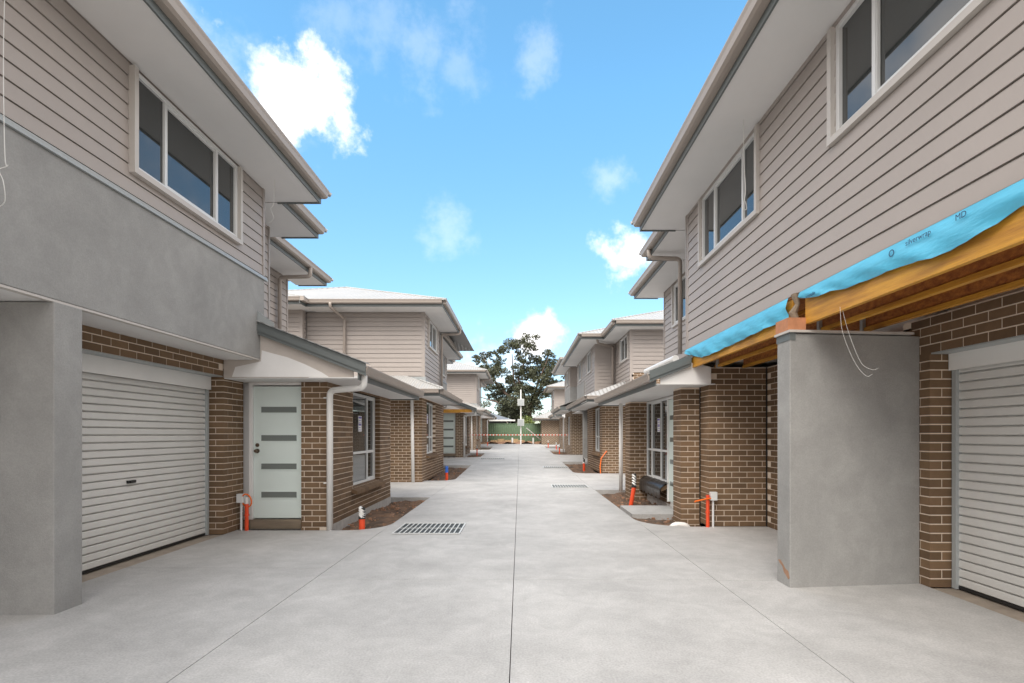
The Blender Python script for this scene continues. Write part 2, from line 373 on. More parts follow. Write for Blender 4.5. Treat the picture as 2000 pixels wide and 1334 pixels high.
        if capend[0]: m.boxa(ax, u0-.02, u0-.001, w_in, w_out+sg*.02, z-.022, z+.17)
        if capend[1]: m.boxa(ax, u1+.001, u1+.02, w_in, w_out+sg*.02, z-.022, z+.17)
        if m.v: s.part('fascia', m, FASC)
    def hip(s, x0, x1, y0, y1, z, pitch=22):
        t = math.tan(R(pitch)); wx, wy = x1-x0, y1-y0; h = min(wx, wy)/2
        if wx > wy: a, b = (x0+h, (y0+y1)/2, z+h*t), (x1-h, (y0+y1)/2, z+h*t)
        else: a, b = ((x0+x1)/2, y0+h, z+h*t), ((x0+x1)/2, y1-h, z+h*t)
        p = [(x0,y0,z),(x1,y0,z),(x1,y1,z),(x0,y1,z)]
        if wx > wy: fs = [(p[0],p[1],b,a),(p[1],p[2],b),(p[2],p[3],a,b),(p[3],p[0],a)]
        else: fs = [(p[0],p[1],a),(p[1],p[2],b,a),(p[2],p[3],b),(p[3],p[0],a,b)]
        for k, f in enumerate(fs): s.part('roof', MB().plate(f, (0,0,-.02)), ROOFX if k % 2 == 0 else ROOFY)
        m = MB()
        for q, e in ((p[0], a), (p[1], b if wx > wy else a), (p[2], b), (p[3], a if wx > wy else b), (a, b)): m.tube([q, e], .035, 6)
        s.part('ridge_cap', m, ROOFX)
    def lean(s, x_out, x_in, y0, y1, z, pitch=21):   # skillion roof rising from the gutter line to a wall
        h = abs(x_in-x_out)*math.tan(R(pitch))
        s.part('roof', MB().plate([(x_out,y0,z),(x_in,y0,z+h),(x_in,y1,z+h),(x_out,y1,z)], (0,0,-.02)), ROOFY)
    def roller(s, wx, sg, y0, y1, zt, handle=None):
        d = s.part('roller_door', MB().box(wx-sg*.02, wx-sg*.03, y0, y1, 0.02, zt+.1), CURT)
        n = int(zt/.083)+1; me = None
        for k in range(n):
            z = .03+k*.083
            if me is None:
                prof = [(wx-sg*.018, 0), (wx+sg*.004, .004), (wx+sg*.012, .012), (wx+sg*.009, .066), (wx+sg*.001, .074), (wx-sg*.018, .078)]
                o = s.part('slat', MB().extr(prof, 'y', y0+.02, y1-.02), CURT, d); me = o.data; o.location.z = z
            else:
                o = bpy.data.objects.new('slat', me); C.objects.link(o); o.parent = d; o.location = (0, 0, z)
        s.part('guide_rail', MB().box(wx-sg*.03, wx+sg*.04, y1-.03, y1+.015, 0, zt), GREYM, d)
        s.part('bottom_seal', MB().box(wx-sg*.02, wx+sg*.014, y0, y1-.03, .004, .03), BLACK, d)
        if handle:
            y, z = handle
            s.part('lock_handle', MB().box(wx+sg*.012, wx+sg*.035, y-.07, y+.05, z-.016, z+.016).box(wx+sg*.035, wx+sg*.06, y-.06, y-.02, z-.01, z+.01), BLACK, d)
        return d
    def front_door(s, ax, plane, sg, u0, u1, z0, z1, hand='lo'):
        fr = s.part('door_frame', MB().boxa(ax, u0-.06, u0-.003, plane+sg*.03, plane-sg*.1, z0-.02, z1+.02).boxa(ax, u1+.003, u1+.03, plane+sg*.03, plane-sg*.1, z0-.02, z1+.02).boxa(ax, u0-.06, u1+.03, plane+sg*.03, plane-sg*.1, z1+.02, z1+.06), PANEL)
        d = s.part('front_door', MB().boxa(ax, u0, u1, plane, plane-sg*.04, z0, z1), MINT)
        a, b = u0+(u1-u0)*.16, u0+(u1-u0)*.90
        for k in range(4):
            zc = z0+.36+k*.44
            g = s.part('glass_light', MB().boxa(ax, a, b, plane+sg*.003, plane-sg*.02, zc-.045, zc+.045), DARKGLASS, d)
            m = MB()
            for (aa,bb,cc,dd) in ((a-.012,b+.012,zc-.057,zc-.045),(a-.012,b+.012,zc+.045,zc+.057),(a-.012,a,zc-.045,zc+.045),(b,b+.012,zc-.045,zc+.045)): m.boxa(ax, aa, bb, plane+sg*.009, plane-sg*.01, cc, dd)
            s.part('light_bead', m, MINT, d)
        hx = u0+.06 if hand == 'lo' else u1-.06
        def P(u, w, z): return (u, w, z) if ax == 'x' else (w, u, z)
        hm = MB(); hm.tube([P(hx, plane, z0+1.04), P(hx, plane+sg*.02, z0+1.04)], .035, 14); hm.tube([P(hx, plane+sg*.02, z0+1.04), P(hx, plane+sg*.055, z0+1.04), P(hx, plane+sg*.075, z0+1.04)], [.014, .03, .022], 12)
        hm.tube([P(hx, plane, z0+1.13), P(hx, plane+sg*.012, z0+1.13)], .03, 14)
        s.part('door_knob', hm, mat_knob, d, smooth=False)
        return d
mat_knob = mat('knob_bronze', (.22,.17,.13), .25, metal=.8)

# ------------------------------------------------------------ ground and driveway
def sheet(name, xs, ys, dz, m, th=None, parent=None):
    mb = MB()
    return mb
mb = MB(); ys = [-40, 16, 26.7, 48, 3000]
for i in range(len(ys)-1):
    a, b = ys[i], ys[i+1]; mb.face([(-1500,a,gz(a)-.16),(1500,a,gz(a)-.16),(1500,b,gz(b)-.16),(-1500,b,gz(b)-.16)])
tag(mkobj('ground', mb, GROUND), kind='structure')
drive = tag(bpy.data.objects.new('driveway', None), kind='structure'); C.objects.link(drive)
def slab(pts, top=0., th=.125):      # polygon in plan, follows the grade; split at the grade breaks beforehand
    mb = MB(); n = len(pts)
    mb.v = [(x, y, gz(y)+top) for x, y in pts]+[(x, y, gz(y)+top-th) for x, y in pts]
    mb.f = [tuple(range(n)), tuple(range(n, 2*n))]+[(j, (j+1) % n, n+(j+1) % n, n+j) for j in range(n)]
    mkobj('slab', mb, CONC, drive)
def rslab(x0, x1, y0, y1, g=.003):
    cuts = [y0]+[c for c in (16, 26.7, 48) if y0 < c < y1]+[y1]
    for i in range(len(cuts)-1):
        a = cuts[i]+(g if i == 0 else 0); b = cuts[i+1]-(g if i == len(cuts)-2 else 0)
        slab([(x0+g,a),(x1-g,a),(x1-g,b),(x0+g,b)])
xl = (-2.06, -.06, 1.95)
for y0, y1 in ((-3, 5.1), (5.1, 12.4), (12.4, 22), (22, 34), (34, 46.5)):
    rslab(xl[0], xl[1], y0, y1); rslab(xl[1], xl[2], y0, y1)
rslab(-4.28, xl[0], -3, 5.55); rslab(-4.28, xl[0], 5.55, 7.72)
rslab(-9, xl[0], 11.75, 16.0); rslab(-4.5, xl[0], 21.7, 26.6); rslab(-9, xl[0], 30.6, 34.8); rslab(-4.5, xl[0], 40, 46.5)
rslab(xl[2], 3.885, -3, 5.07); rslab(xl[2], 3.885, 5.07, 8.03); rslab(xl[2], 9, 13.3, 18.25); rslab(xl[2], 4.2, 23.6, 28.9); rslab(xl[2], 9, 34, 37.5); rslab(xl[2], 4, 41, 43.8)
slab([(2.06, 9.35), (3.04, 9.35), (3.04, 10.5), (2.06, 10.5)], -.012)       # entry path
def fillet(cx, cy, sx, sy, r):       # rounds off a bed corner
    pts = [(cx, cy)]+[(cx+sx*r*(1-math.sin(a)), cy+sy*r*(1-math.cos(a))) for a in [math.pi/2*k/8 for k in range(9)]]
    slab(pts)
fillet(-2.06, 7.72, -1, 1, .62); fillet(1.95, 8.03, 1, 1, .75); fillet(-2.06, 16.0, -1, 1, .5); fillet(1.95, 18.25, 1, 1, .5)
fillet(-2.06, 26.6, -1, 1, .5); fillet(1.95, 28.9, 1, 1, .5)
def bed(x0, x1, y0, y1, top=-.10):
    mb = MB(); nx, ny = 14, 44
    for j in range(ny+1):
        for i in range(nx+1):
            x = x0+(x1-x0)*i/nx; y = y0+(y1-y0)*j/ny
            mb.v.append((x, y, gz(y)+top+random.uniform(-.022,.028)+.03*math.sin(y*2.3+x*3)))
    for j in range(ny):
        for i in range(nx): a = j*(nx+1)+i; mb.f.append((a, a+1, a+nx+2, a+nx+1))
    tag(mkobj('garden_bed', mb, SOIL, fixn=False), kind='structure')
def clods(x0, x1, y0, y1, n, m, seed):
    r = random.Random(seed); mb = MB()
    for _ in range(n):
        x, y = r.uniform(x0, x1), r.uniform(y0, y1); q = r.choice((.008,.012,.015,.03)); z = gz(y)-.09+r.uniform(-.02,.03)
        p = [(x+sx*q*r.uniform(.5,1.2), y+sy*q*r.uniform(.5,1.2), z+sz*q*r.uniform(.4,.9)) for sz in (-1,1) for sx, sy in ((-1,-1),(1,-1),(1,1),(-1,1))]
        mb.poly8(p)
    tag(mkobj('rubble', mb, m), 'scattered stones and clods lying in a soil bed', 'rubble', kind='stuff')
clods(-2.9, -2.1, 7.8, 11.6, 130, CLAY, 1); clods(2.0, 3.0, 8.1, 13.1, 150, CLAY, 2); clods(-2.9, -2.1, 16.1, 21.5, 80, CLAY, 3)
bed(-2.95, -2.06, 7.7, 11.75); bed(1.95, 3.1, 8.0, 13.3); bed(-2.96, -2.06, 15.9, 21.7); bed(1.95, 2.95, 18.2, 23.6); bed(-2.96,-2.06,26.5,30.6); bed(1.95, 2.95, 28.9, 34)

# ------------------------------------------------------------ left houses of the first kind (garage, entry, room)
def house_a(label, dy, dz, detail, ystart, ext_z=-.15, raw=False):
    h = House(label, (-4.3, 4.0), dy, dz, detail)
    zb = ext_z
    h.part('inner_wall', MB().box(-10,-4.62,ystart,11.6,-.1,2.5).box(-10,-4.42,7.55,11.6,-.1,2.5).box(-4.45,-3.2,8.06,8.2,-.1,2.6).box(-10,-3.12,8.2,11.6,-.1,2.2), PANEL)
    h.part('inner_wall', MB().box(-10,-3.9,ystart,7.35,3.0,5.0).box(-10,-4.45,7.35,8.6,2.6,5.0).box(-10,-5.45,8.6,11.65,2.6,5.0), PANEL)
    h.bricks('y', -4.28, 1, 7.40, 7.93, 0.0, 2.53, parity=1, corner='lo')
    h.bricks('x', 7.40, -1, -4.52, -4.28, 0.0, 2.29, parity=0, corner='hi')
    h.bricks('y', -4.28, 1, max(ystart, 4.38), 7.40, 2.29, 2.53, corner='hi')
    h.bricks('x', 7.85, -1, -3.35, -2.95, -.142, 2.25, parity=0, corner='hi')
    win = (9.07, 10.81, .49, 2.215)
    h.bricks('y', -2.95, 1, 7.85, 11.69, .03, 2.25, ops=[win], parity=1, corner='lo')
    h.part('footing', MB().box(-3.1, -2.935, 7.86, 11.68, -.15, .028), FOOT)
    if max(ystart, 4.38) < 4.7: h.bricks('y', -4.28, 1, 4.38, 4.70, 0, 2.29)
    # window and its brick sill
    h.window('y', -3.05, 1, win[0]+.01, win[1]-.01, win[2]+.02, win[3], mull=(10.28,), trans=(1.1,), notice=(9.75, 1.5) if detail == 2 else None)
    sl = h.part('sill', MB().boxa('y', 8.98, 10.9, -3.04, -2.955, .39, .44), MORTAR)
    for k in range(8):
        y = 8.98+k*.24
        h.part('sill_brick', MB().extr([(-3.04,.44),(-3.04,.51),(-2.85,.455),(-2.85,.39)], 'y', y+.005, y+.235), BRICK, sl)
    # entry
    h.front_door('x', 7.95, -1, -4.13, -3.385, .15, 2.19)
    h.part('door_step', MB().box(-4.25, -3.36, 7.86, 8.02, 0, .13), STEPT)
    h.part('door_head', MB().box(-4.27, -3.36, 7.88, 8.0, 2.25, 2.30), CEMENT)
    # garage
    d = h.roller(-4.52, 1, max(ystart, 4.7), 7.37, 2.1, handle=(5.94, .90))
    h.part('door_head_panel', MB().box(-4.47, -4.45, max(ystart, 4.7), 7.385, 2.09, 2.275), WHITE)
    h.part('lintel_angle', MB().box(-4.50, -4.285, max(ystart, 4.6), 7.39, 2.276, 2.288), GREYM)
    h.part('threshold', MB().box(-4.56, -4.292, max(ystart, 4.4), 7.39, -.1, -.008), APRON)
    # blade wall and rendered overhang
    if ystart < 4: h.part('blade_wall', MB().box(-4.6, -3.74, 4.11, 4.38, -.01, 2.515), RENDER)
    h.part('overhang_lining', MB().box(-4.30, -3.80, ystart, 7.42, 2.522, 2.535), SOFF)
    h.part('overhang_bead', MB().box(-3.80, -3.745, ystart, 7.49, 2.515, 2.534), TRIM)
    h.part('rendered_overhang', MB().box(-4.3, -3.74, ystart, 7.5, 2.536, 3.70), RENDER)
    h.part('flashing', MB().extr([(-3.76,3.70),(-3.715,3.70),(-3.715,3.715),(-3.735,3.755),(-3.76,3.755)], 'y', ystart, 7.56), GREYM)
    # upper storey
    w1 = (4.96, 6.77, 4.02, 4.99)
    h.boards('y', -3.74, 1, ystart, 7.5, 3.757, 5.03, ops=[w1] if ystart < 4 else [], trims=(False, True))
    if ystart < 4: h.window('y', -3.73, 1, *w1, mull=(5.41, 6.32), trim=.055)
    else: h.window('y', -3.73, 1, 4.4, 5.7, 4.02, 4.99, mull=(5.0,), trim=.05)
    h.boards('x', 7.5, 1, -4.33, -3.76, 3.76, 5.03, trims=(False, False))
    h.boards('y', -4.33, 1, 7.52, 8.86, 2.6, 5.03, trims=(False, True))
    h.boards('y', -5.32, 1, 8.80, 11.74, 2.9, 5.03, trims=(False, True))
    h.eave('y', -3.74, -3.09, ystart, 7.9, 5.03, capend=(0, 1), ext=.02)
    h.eave('y', -4.33, -3.68, 7.925, 9.3, 5.03, capend=(0, 1), ext=.02)
    h.eave('y', -5.32, -4.66, 9.325, 12.3, 5.03, capend=(0, 1), ext=.02)
    h.part('soffit', MB().box(-5.4, -3.7, 7.45, 7.9, 5.031, 5.044).box(-6, -4.3, 8.7, 9.3, 5.031, 5.044), SOFF)
    h.hip(-10.5, -2.96, ystart-1, 8.02, 5.19); h.hip(-10.5, -3.55, 4, 9.42, 5.185); h.hip(-10.5, -4.53, 5, 12.42, 5.18)
    h.part('downpipe', MB().tube(pipe([(-4.58, 11.2, 5.1), (-4.58, 11.2, 4.9), (-5.25, 11.2, 4.88), (-5.25, 11.2, 3.2)], .08), .042, 12), GUT, smooth=True)
    # lower roof over entry and room
    h.eave('y', -2.97, -2.32, 7.33, 11.7, 2.252, capend=(0, 1), ext=.02)
    h.part('soffit', MB().box(-4.27, -2.96, 7.40, 7.86, 2.2525, 2.264), SOFF)
    h.lean(-2.19, -5.4, 7.32, 11.74, 2.43)
    t = math.tan(R(21)); zr = lambda x: 2.43+(-2.19-x)*t
    pz = [(-4.27,7.385,2.266), (-2.40,7.385,2.266), (-2.40,7.385,zr(-2.40)-.06), (-3.74,7.385,zr(-3.74)-.06), (-3.74,7.385,2.52), (-4.27,7.385,2.52)]
    p = h.part('gable_lining', MB().plate(pz, (0,.02,0)), CEMENT)
    h.part('primer_patch', MB().plate([(-4.15,7.383,2.275),(-2.75,7.383,2.275),(-2.85,7.383,2.34),(-3.1,7.383,2.46),(-3.35,7.383,2.56),(-3.58,7.383,2.62),(-3.72,7.383,2.66),(-3.73,7.383,2.50),(-4.10,7.383,2.42)], (0,.0015,0)), PANEL, p)
    h.part('barge', MB().plate([(-3.76,7.30,zr(-3.76)+.03),(-2.2,7.30,zr(-2.2)+.03),(-2.2,7.30,zr(-2.2)-.15),(-3.76,7.30,zr(-3.76)-.15)], (0,.03,0)), FASC)
    h.part('barge_rib', MB().plate([(-3.76,7.285,zr(-3.76)-.02),(-2.2,7.285,zr(-2.2)-.02),(-2.2,7.285,zr(-2.2)-.10),(-3.76,7.285,zr(-3.76)-.10)], (0,.014,0)), FASC)
    h.part('barge_cap', MB().plate([(-3.76,7.27,zr(-3.76)+.034),(-2.19,7.27,zr(-2.19)+.034),(-2.19,7.48,zr(-2.19)+.034),(-3.76,7.48,zr(-3.76)+.034)], (0,0,.012)), ROOFX)
    h.part('apron_flashing', MB().plate([(-3.735,7.29,zr(-3.76)+.03),(-3.5,7.29,zr(-3.5)+.03),(-3.5,7.29,zr(-3.5)+.1),(-3.735,7.29,zr(-3.76)+.17)], (0,.01,0)), GREYM)
    h.part('downpipe', MB().tube(pipe([(-2.27,7.47,2.36),(-2.27,7.47,2.13),(-2.87,7.74,2.11),(-2.87,7.74,0)], .09), .047, 14), PVC, smooth=True)
    h.part('pipe_clip', MB().box(-2.97,-2.86,7.75,7.77,1.99,2.01).box(-2.97,-2.86,7.75,7.77,.70,.72), PVC)
    return h
LA = house_a('townhouse with smooth grey rendered overhang and blade wall beside a white roller door', 0, 0, 2, -3)
LC = house_a('brick townhouse with a bare yellow timber strip above its mint front door', 18.8, .30, 0, .3)
LE = house_a('farthest brick townhouse with mint front door, beside the green fence', 37.9, .62, 0, 3.5)
LC.part('bare_lintel_timber', MB().box(-4.27,-2.45,7.34,7.38,2.24,2.42), LVL)

# ------------------------------------------------------------ left houses of the second kind (blank brick end, skirt roof)
def house_b(label, dy, dz, detail):
    h = House(label, (-3.5, 15.5), dy, dz, detail)
    z0 = -.3 if dy else -.02
    h.part('inner_wall', MB().box(-10,-3.14,15.7,19.8,-.2,2.5).box(-10,-3.08,16.0,18.8,2.6,5.2), PANEL)
    win = (16.3, 18.0, .78, 2.5)
    h.bricks('x', 15.5, -1, -6.6, -2.96, z0, 2.56, corner='hi')
    h.bricks('y', -2.96, 1, 15.5, 19.9, z0, 2.56, ops=[win], parity=1)
    h.window('y', -3.06, 1, win[0]+.01, win[1]-.01, win[2]+.02, win[3], mull=(17.5,), trans=(1.35,), notice=(17.0, 1.8) if detail else None)
    sl = h.part('sill', MB().boxa('y', 16.22, 18.1, -3.05, -2.965, .68, .72), MORTAR)
    for k in range(8): h.part('sill_brick', MB().extr([(-3.05,.73),(-3.05,.80),(-2.86,.745),(-2.86,.68)], 'y', 16.22+k*.235+.005, 16.22+k*.235+.23), BRICK, sl)
    # skirt roof
    h.eave('x', 15.5, 14.62, -7, -2.30, 2.56); h.eave('y', -2.96, -2.30, 14.6, 19.4, 2.56, capend=(0,1), ext=.02, su=(15.552, 19.4))
    t = math.tan(R(21)); a = .80*t
    h.part('roof', MB().plate([(-7,14.48,2.74),(-2.16,14.48,2.74),(-2.96,15.28,2.74+a),(-7,15.28,2.74+a)], (0,0,-.02)).plate([(-7,15.28,2.74+a),(-2.96,15.28,2.74+a),(-3.5,15.84,2.74+a+.56*t),(-7,15.84,2.74+a+.56*t)], (0,0,-.02)), ROOFX)
    h.part('roof', MB().plate([(-2.16,14.48,2.74),(-2.16,19.4,2.74),(-2.96,19.4,2.74+a),(-2.96,15.28,2.74+a)], (0,0,-.02)), ROOFY)
    h.part('ridge_cap', MB().tube([(-2.16,14.48,2.75),(-2.96,15.28,2.75+a)], .035, 6), ROOFX)
    h.part('apron_flashing', MB().box(-6.6,-2.9,15.78,15.84,2.74+a,3.22).box(-2.935,-2.9,15.84,18.9,2.74+a-.02,3.14), GREYM)
    h.part('downpipe', MB().tube([(-3.24,15.38,2.6),(-3.2,15.38,0)], .047, 12), PVC, smooth=True)
    # upper storey
    w2 = (16.5, 18.1, 4.30, 5.17); zs = 5.23
    h.boards('x', 15.85, -1, -6.6, -2.94, 3.1, zs, trims=(False, True)); h.boards('y', -2.94, 1, 15.85, 18.9, 3.0, zs, ops=[w2], trims=(True, True))
    h.boards('x', 15.55, -1, -11, -6.6, 2.6, zs, trims=(False, True)); h.boards('y', -6.6, 1, 15.55, 15.83, 2.6, zs, trims=(False, False))
    h.window('y', -2.93, 1, *w2, mull=(17.3,), trim=.05)
    h.eave('x', 15.85, 15.1, -6.3, -2.28, zs); h.eave('y', -2.94, -2.28, 15.08, 19.0, zs, capend=(0,1), ext=.02, su=(15.902, 19.0))
    h.eave('x', 15.55, 14.8, -12, -6.32, zs)
    h.part('fascia', MB().box(-6.319,-6.301,14.67,15.1,zs-.022,zs+.17), FASC); h.part('soffit', MB().box(-6.65,-6.29,15.1,15.84,zs+.013,zs+.02), SOFF); h.part('gutter', MB().box(-6.30,-6.18,14.655,15.1,zs+.055,zs+.178), GUT)
    h.hip(-11, -2.15, 14.97, 24.2, zs+.165, 20); h.hip(-18, -6.18, 14.67, 24.5, zs+.16, 20)
    h.part('downpipe', MB().tube(pipe([(-5.55,14.98,zs+.08),(-5.55,15.0,zs-.06),(-5.40,15.77,zs-.22),(-5.40,15.77,3.0)], .08), .042, 10), GUT, smooth=True)
    h.part('downpipe', MB().tube(pipe([(-2.2,18.85,zs+.05),(-2.2,18.85,zs-.1),(-2.87,18.85,zs-.12),(-2.87,18.85,2.9)], .08), .042, 10), GUT, smooth=True)
    return h
LB = house_b('townhouse with blank weatherboard end wall over brick and a low skirt roof', 0, 0, 1)
LD = house_b('distant weatherboard townhouse with pale hipped roof before the green fence', 19, .32, 0)

# ------------------------------------------------------------ right near house with exposed joists
h = House('townhouse with torn blue wrap and bare yellow joists above its carport', (3.5, 4.0), 0, 0, 2)
RA = h
h.bricks('x', 4.85, -1, 3.885, 4.12, 0, 2.22, corner='lo'); h.bricks('y', 3.885, -1, 4.85, 5.06, 0, 2.22, parity=1)
h.bricks('y', 3.885, -1, -1, 5.2, 2.22, 2.565, corner='hi')
h.bricks('x', 8.05, -1, 2.98, 3.885, 0, 2.5, corner='lo')
h.bricks('x', 8.45, -1, 2.66, 2.975, -.12, 2.22, corner='lo')
h.bricks('y', 2.98, -1, 8.05, 8.44, 0, 2.24, parity=1); h.bricks('y', 2.66, -1, 8.45, 8.87, -.12, 2.22, parity=1)
h.bricks('x', 12.2, -1, 2.63, 3.05, -.12, 2.22, corner='lo'); h.bricks('y', 2.63, -1, 12.2, 12.75, -.12, 2.22, parity=1)
h.bricks('y', 3.05, -1, 10.43, 12.19, .03, .36)
h.bricks('y', 3.885, -1, 5.07, 8.04, 0, 2.5, corner='hi', detail=1)
h.part('inner_wall', MB().box(4.2,10,-3,8.0,-.1,2.8).box(4.03,4.19,-1,4.8,2.24,2.785).box(4.03,4.19,4.99,8.0,.0,2.785).box(3.22,10,8.2,12.6,-.1,2.5), PANEL)
h.part('inner_wall', MB().box(2.82,10,-1.5,8.15,2.815,4.95).box(3.3,10,8.15,9.65,2.6,4.95).box(3.7,10,9.65,12.6,2.6,4.95), PANEL)
h.part('control_joint', MB().box(2.965,2.979,8.435,8.449,0,2.22).box(3.87,3.884,8.035,8.049,0,2.5), BLACK)
h.part('footing', MB().box(2.64,3.1,12.21,12.74,-.2,-.05).box(3.03,3.2,10.5,12.2,-.2,.03), FOOT)
h.part('recess_wall', MB().box(3.07,3.2,8.87,12.2,-.1,2.24), PANEL)
h.front_door('y', 3.03, -1, 9.5, 10.40, .10, 2.14, hand='lo')
h.window('y', 3.02, -1, 10.46, 12.18, .45, 2.2, mull=(10.98, 11.75), trans=(1.1,), notice=(11.1, 1.5))
h.part('sill', MB().extr([(3.04,.36),(3.04,.45),(2.88,.36),(2.88,.27)], 'y', 10.43, 12.2), BRICK)
mb = MB(); n = 26
pts = []
for j in range(n+1):
    y = 10.38+1.9*j/n
    for k, (x, z) in enumerate(((3.02,.47),(2.95,.445),(2.86,.37),(2.845,.27),(2.85,.18))):
        mb.v.append((x+random.uniform(-.008,.008), y, z+random.uniform(-.01,.01)-(.07*abs(math.sin(j*.7)) if k == 4 else 0)))
for j in range(n):
    for k in range(4): a = j*5+k; mb.f.append((a, a+1, a+6, a+5))
h.part('plastic_sheet', mb, BLACKP, smooth=True)
# garage
h.roller(4.12, -1, -1, 4.82, 2.06)
h.part('door_head_panel', MB().box(4.05,4.07,-1,4.835,2.05,2.21), WHITE); h.part('lintel_angle', MB().box(3.89,4.10,-1,4.84,2.206,2.218), GREYM)
h.part('threshold', MB().box(3.893,4.16,-1,4.84,-.1,-.008), APRON)
bl = h.part('blade_wall', MB().poly8([(2.55,4.83,-.01),(3.884,4.97,-.01),(3.884,5.07,-.01),(2.55,5.07,-.01),(2.55,4.83,2.40),(3.884,4.97,2.40),(3.884,5.07,2.40),(2.55,5.07,2.40)]), RENDER)
h.part('render_chip', MB().plate([(2.549,4.835,.09),(2.549,4.86,.07),(2.549,4.90,.10),(2.549,4.94,.12),(2.549,4.97,.17),(2.549,5.02,.19),(2.549,5.05,.215),(2.549,5.01,.225),(2.549,4.95,.19),(2.549,4.91,.16),(2.549,4.86,.15)], (.001,0,0)), CLAY, bl)
h.part('blade_capping', MB().poly8([(2.53,4.80,2.41),(3.80,4.93,2.41),(3.80,5.09,2.41),(2.53,5.09,2.41),(2.53,4.80,2.432),(3.80,4.93,2.432),(3.80,5.09,2.432),(2.53,5.09,2.432)]), TRIM, bl); h.part('bead', MB().box(2.545,2.60,4.825,5.075,2.34,2.409), FASC, bl)
h.part('packing_block', MB().box(2.53,2.70,4.83,5.06,2.433,2.55), RAWT)
h.part('rag', MB().tube([(2.66,4.93,2.55),(2.64,4.95,2.62),(2.67,4.92,2.70),(2.65,4.94,2.80)], [.03,.04,.022,.035], 8), STEPT)
# joists
for k, (x, wdt) in enumerate(((3.08,.05),(3.52,.05))):
    j = h.part('joist', MB().box(x-wdt/2,x+wdt/2,-1,8.04,2.49,2.53), LVL)
    h.part('web', MB().box(x-.006,x+.006,-1,8.04,2.53,2.75), OSB, j); h.part('flange', MB().box(x-wdt/2,x+wdt/2,-1,8.04,2.75,2.785), LVL, j)
h.part('edge_beam', MB().box(2.70,2.745,-1,4.84,2.49,2.79).box(2.70,2.745,5.06,8.2,2.49,2.79), LVL)
h.part('floor_deck', MB().box(2.69,3.95,-1,8.2,2.79,2.81), OSB)
h.part('hanger', MB().box(3.04,3.12,5.2,5.24,2.48,2.7).box(3.48,3.56,5.2,5.24,2.48,2.7).box(3.04,3.12,7.9,7.94,2.48,2.7), GREYM)
# wrap with ragged lower edge
def wrap(y0, y1, seed):
    rnd = random.Random(seed); mb = MB(); n = int((y1-y0)/.06)
    low = .2; tgt = .2
    for j in range(n+1):
        y = y0+(y1-y0)*j/n
        if j % 9 == 0: tgt = rnd.uniform(.13, .25)
        low += (tgt-low)*.22
        taper = min(1, (y1-y)/.9+.25)
        for k in range(7):
            t = k/6; mb.v.append((2.664-.018*math.sin(t*3.1)-.010*math.sin(y*5+t*4)*t-.009*math.sin(y*17+k*1.3)*t-.005*math.sin(y*41+k*2.1)*t, y, 2.80-low*taper*t))
    for j in range(n):
        for k in range(6): a = j*7+k; mb.f.append((a, a+1, a+8, a+7))
    return h.part('building_wrap', mb, WRAP, smooth=True)
wp = wrap(-1, 4.86, 3); wrap(5.08, 8.22, 5)
def lettering(txt, y, z, size):
    cu = bpy.data.curves.new('lettering', 'FONT'); cu.body = txt; cu.size = size; cu.extrude = .0005
    ob = bpy.data.objects.new('lettering', cu); C.objects.link(ob)
    ob.matrix_world = Matrix(((0,0,-1,2.636),(-1,0,0,y),(0,1,0,z),(0,0,0,1)))
    bpy.context.view_layer.update()
    me = bpy.data.meshes.new_from_object(ob.evaluated_get(bpy.context.evaluated_depsgraph_get())); me.transform(ob.matrix_world)
    me.transform(Matrix.Translation((-h.base[0], -h.base[1], 0)))
    bpy.data.objects.remove(ob); o = bpy.data.objects.new('lettering', me); C.objects.link(o); o.parent = wp; me.materials.clear(); me.materials.append(PRINT)
lettering('silverwrap', 3.50, 2.735, .052); lettering('MD', 3.10, 2.74, .052); lettering('O', 3.66, 2.71, .07); lettering('smetalin', 4.72, 2.70, .045)
# upper storey
W1 = (5.79, 7.56, 3.98, 4.92); W2 = (2.55, 4.36, 3.98, 4.92)
h.boards('y', 2.68, -1, -1.5, 8.25, 2.80, 4.96, ops=[W1, W2], trims=(False, True))
h.window('y', 2.69, -1, *W1, mull=(6.2, 7.09), trim=.055); h.window('y', 2.69, -1, *W2, mull=(3.0, 3.9), trim=.055)
h.boards('x', 8.25, 1, 2.68, 3.2, 2.6, 4.96, trims=(False, False)); h.boards('y', 3.17, -1, 8.25, 9.75, 2.6, 4.96); h.boards('y', 3.57, -1, 9.75, 12.67, 2.7, 4.96, ops=[(10.9, 11.9, 3.97, 4.9)])
h.boards('x', 9.75, 1, 3.17, 3.57, 2.6, 4.96, trims=(False, False))
h.window('y', 3.58, -1, 10.9, 11.9, 3.97, 4.9, mull=(11.4,), trim=.05)
h.eave('y', 2.68, 2.085, -1.5, 8.8, 4.96, capend=(0,1), ext=.02); h.eave('y', 3.17, 2.57, 8.825, 10.3, 4.96, capend=(0,1), ext=.02); h.eave('y', 3.57, 2.97, 10.325, 13.2, 4.96, capend=(0,1), ext=.02)
h.part('soffit', MB().box(2.6,3.9,8.2,8.8,4.961,4.973).box(3.1,4.2,9.7,10.3,4.961,4.973).box(3.5,4.6,12.6,13.2,4.961,4.973), SOFF)
h.hip(1.95, 9.5, -2.5, 8.92, 5.12); h.hip(2.44, 9.5, 4, 10.42, 5.115); h.hip(2.84, 9.5, 5, 13.32, 5.11)
h.part('downpipe', MB().tube(pipe([(2.5,9.9,5.05),(2.5,9.9,4.86),(3.1,9.9,4.84),(3.1,9.9,3.0)], .08), .042, 12), GUT, smooth=True)
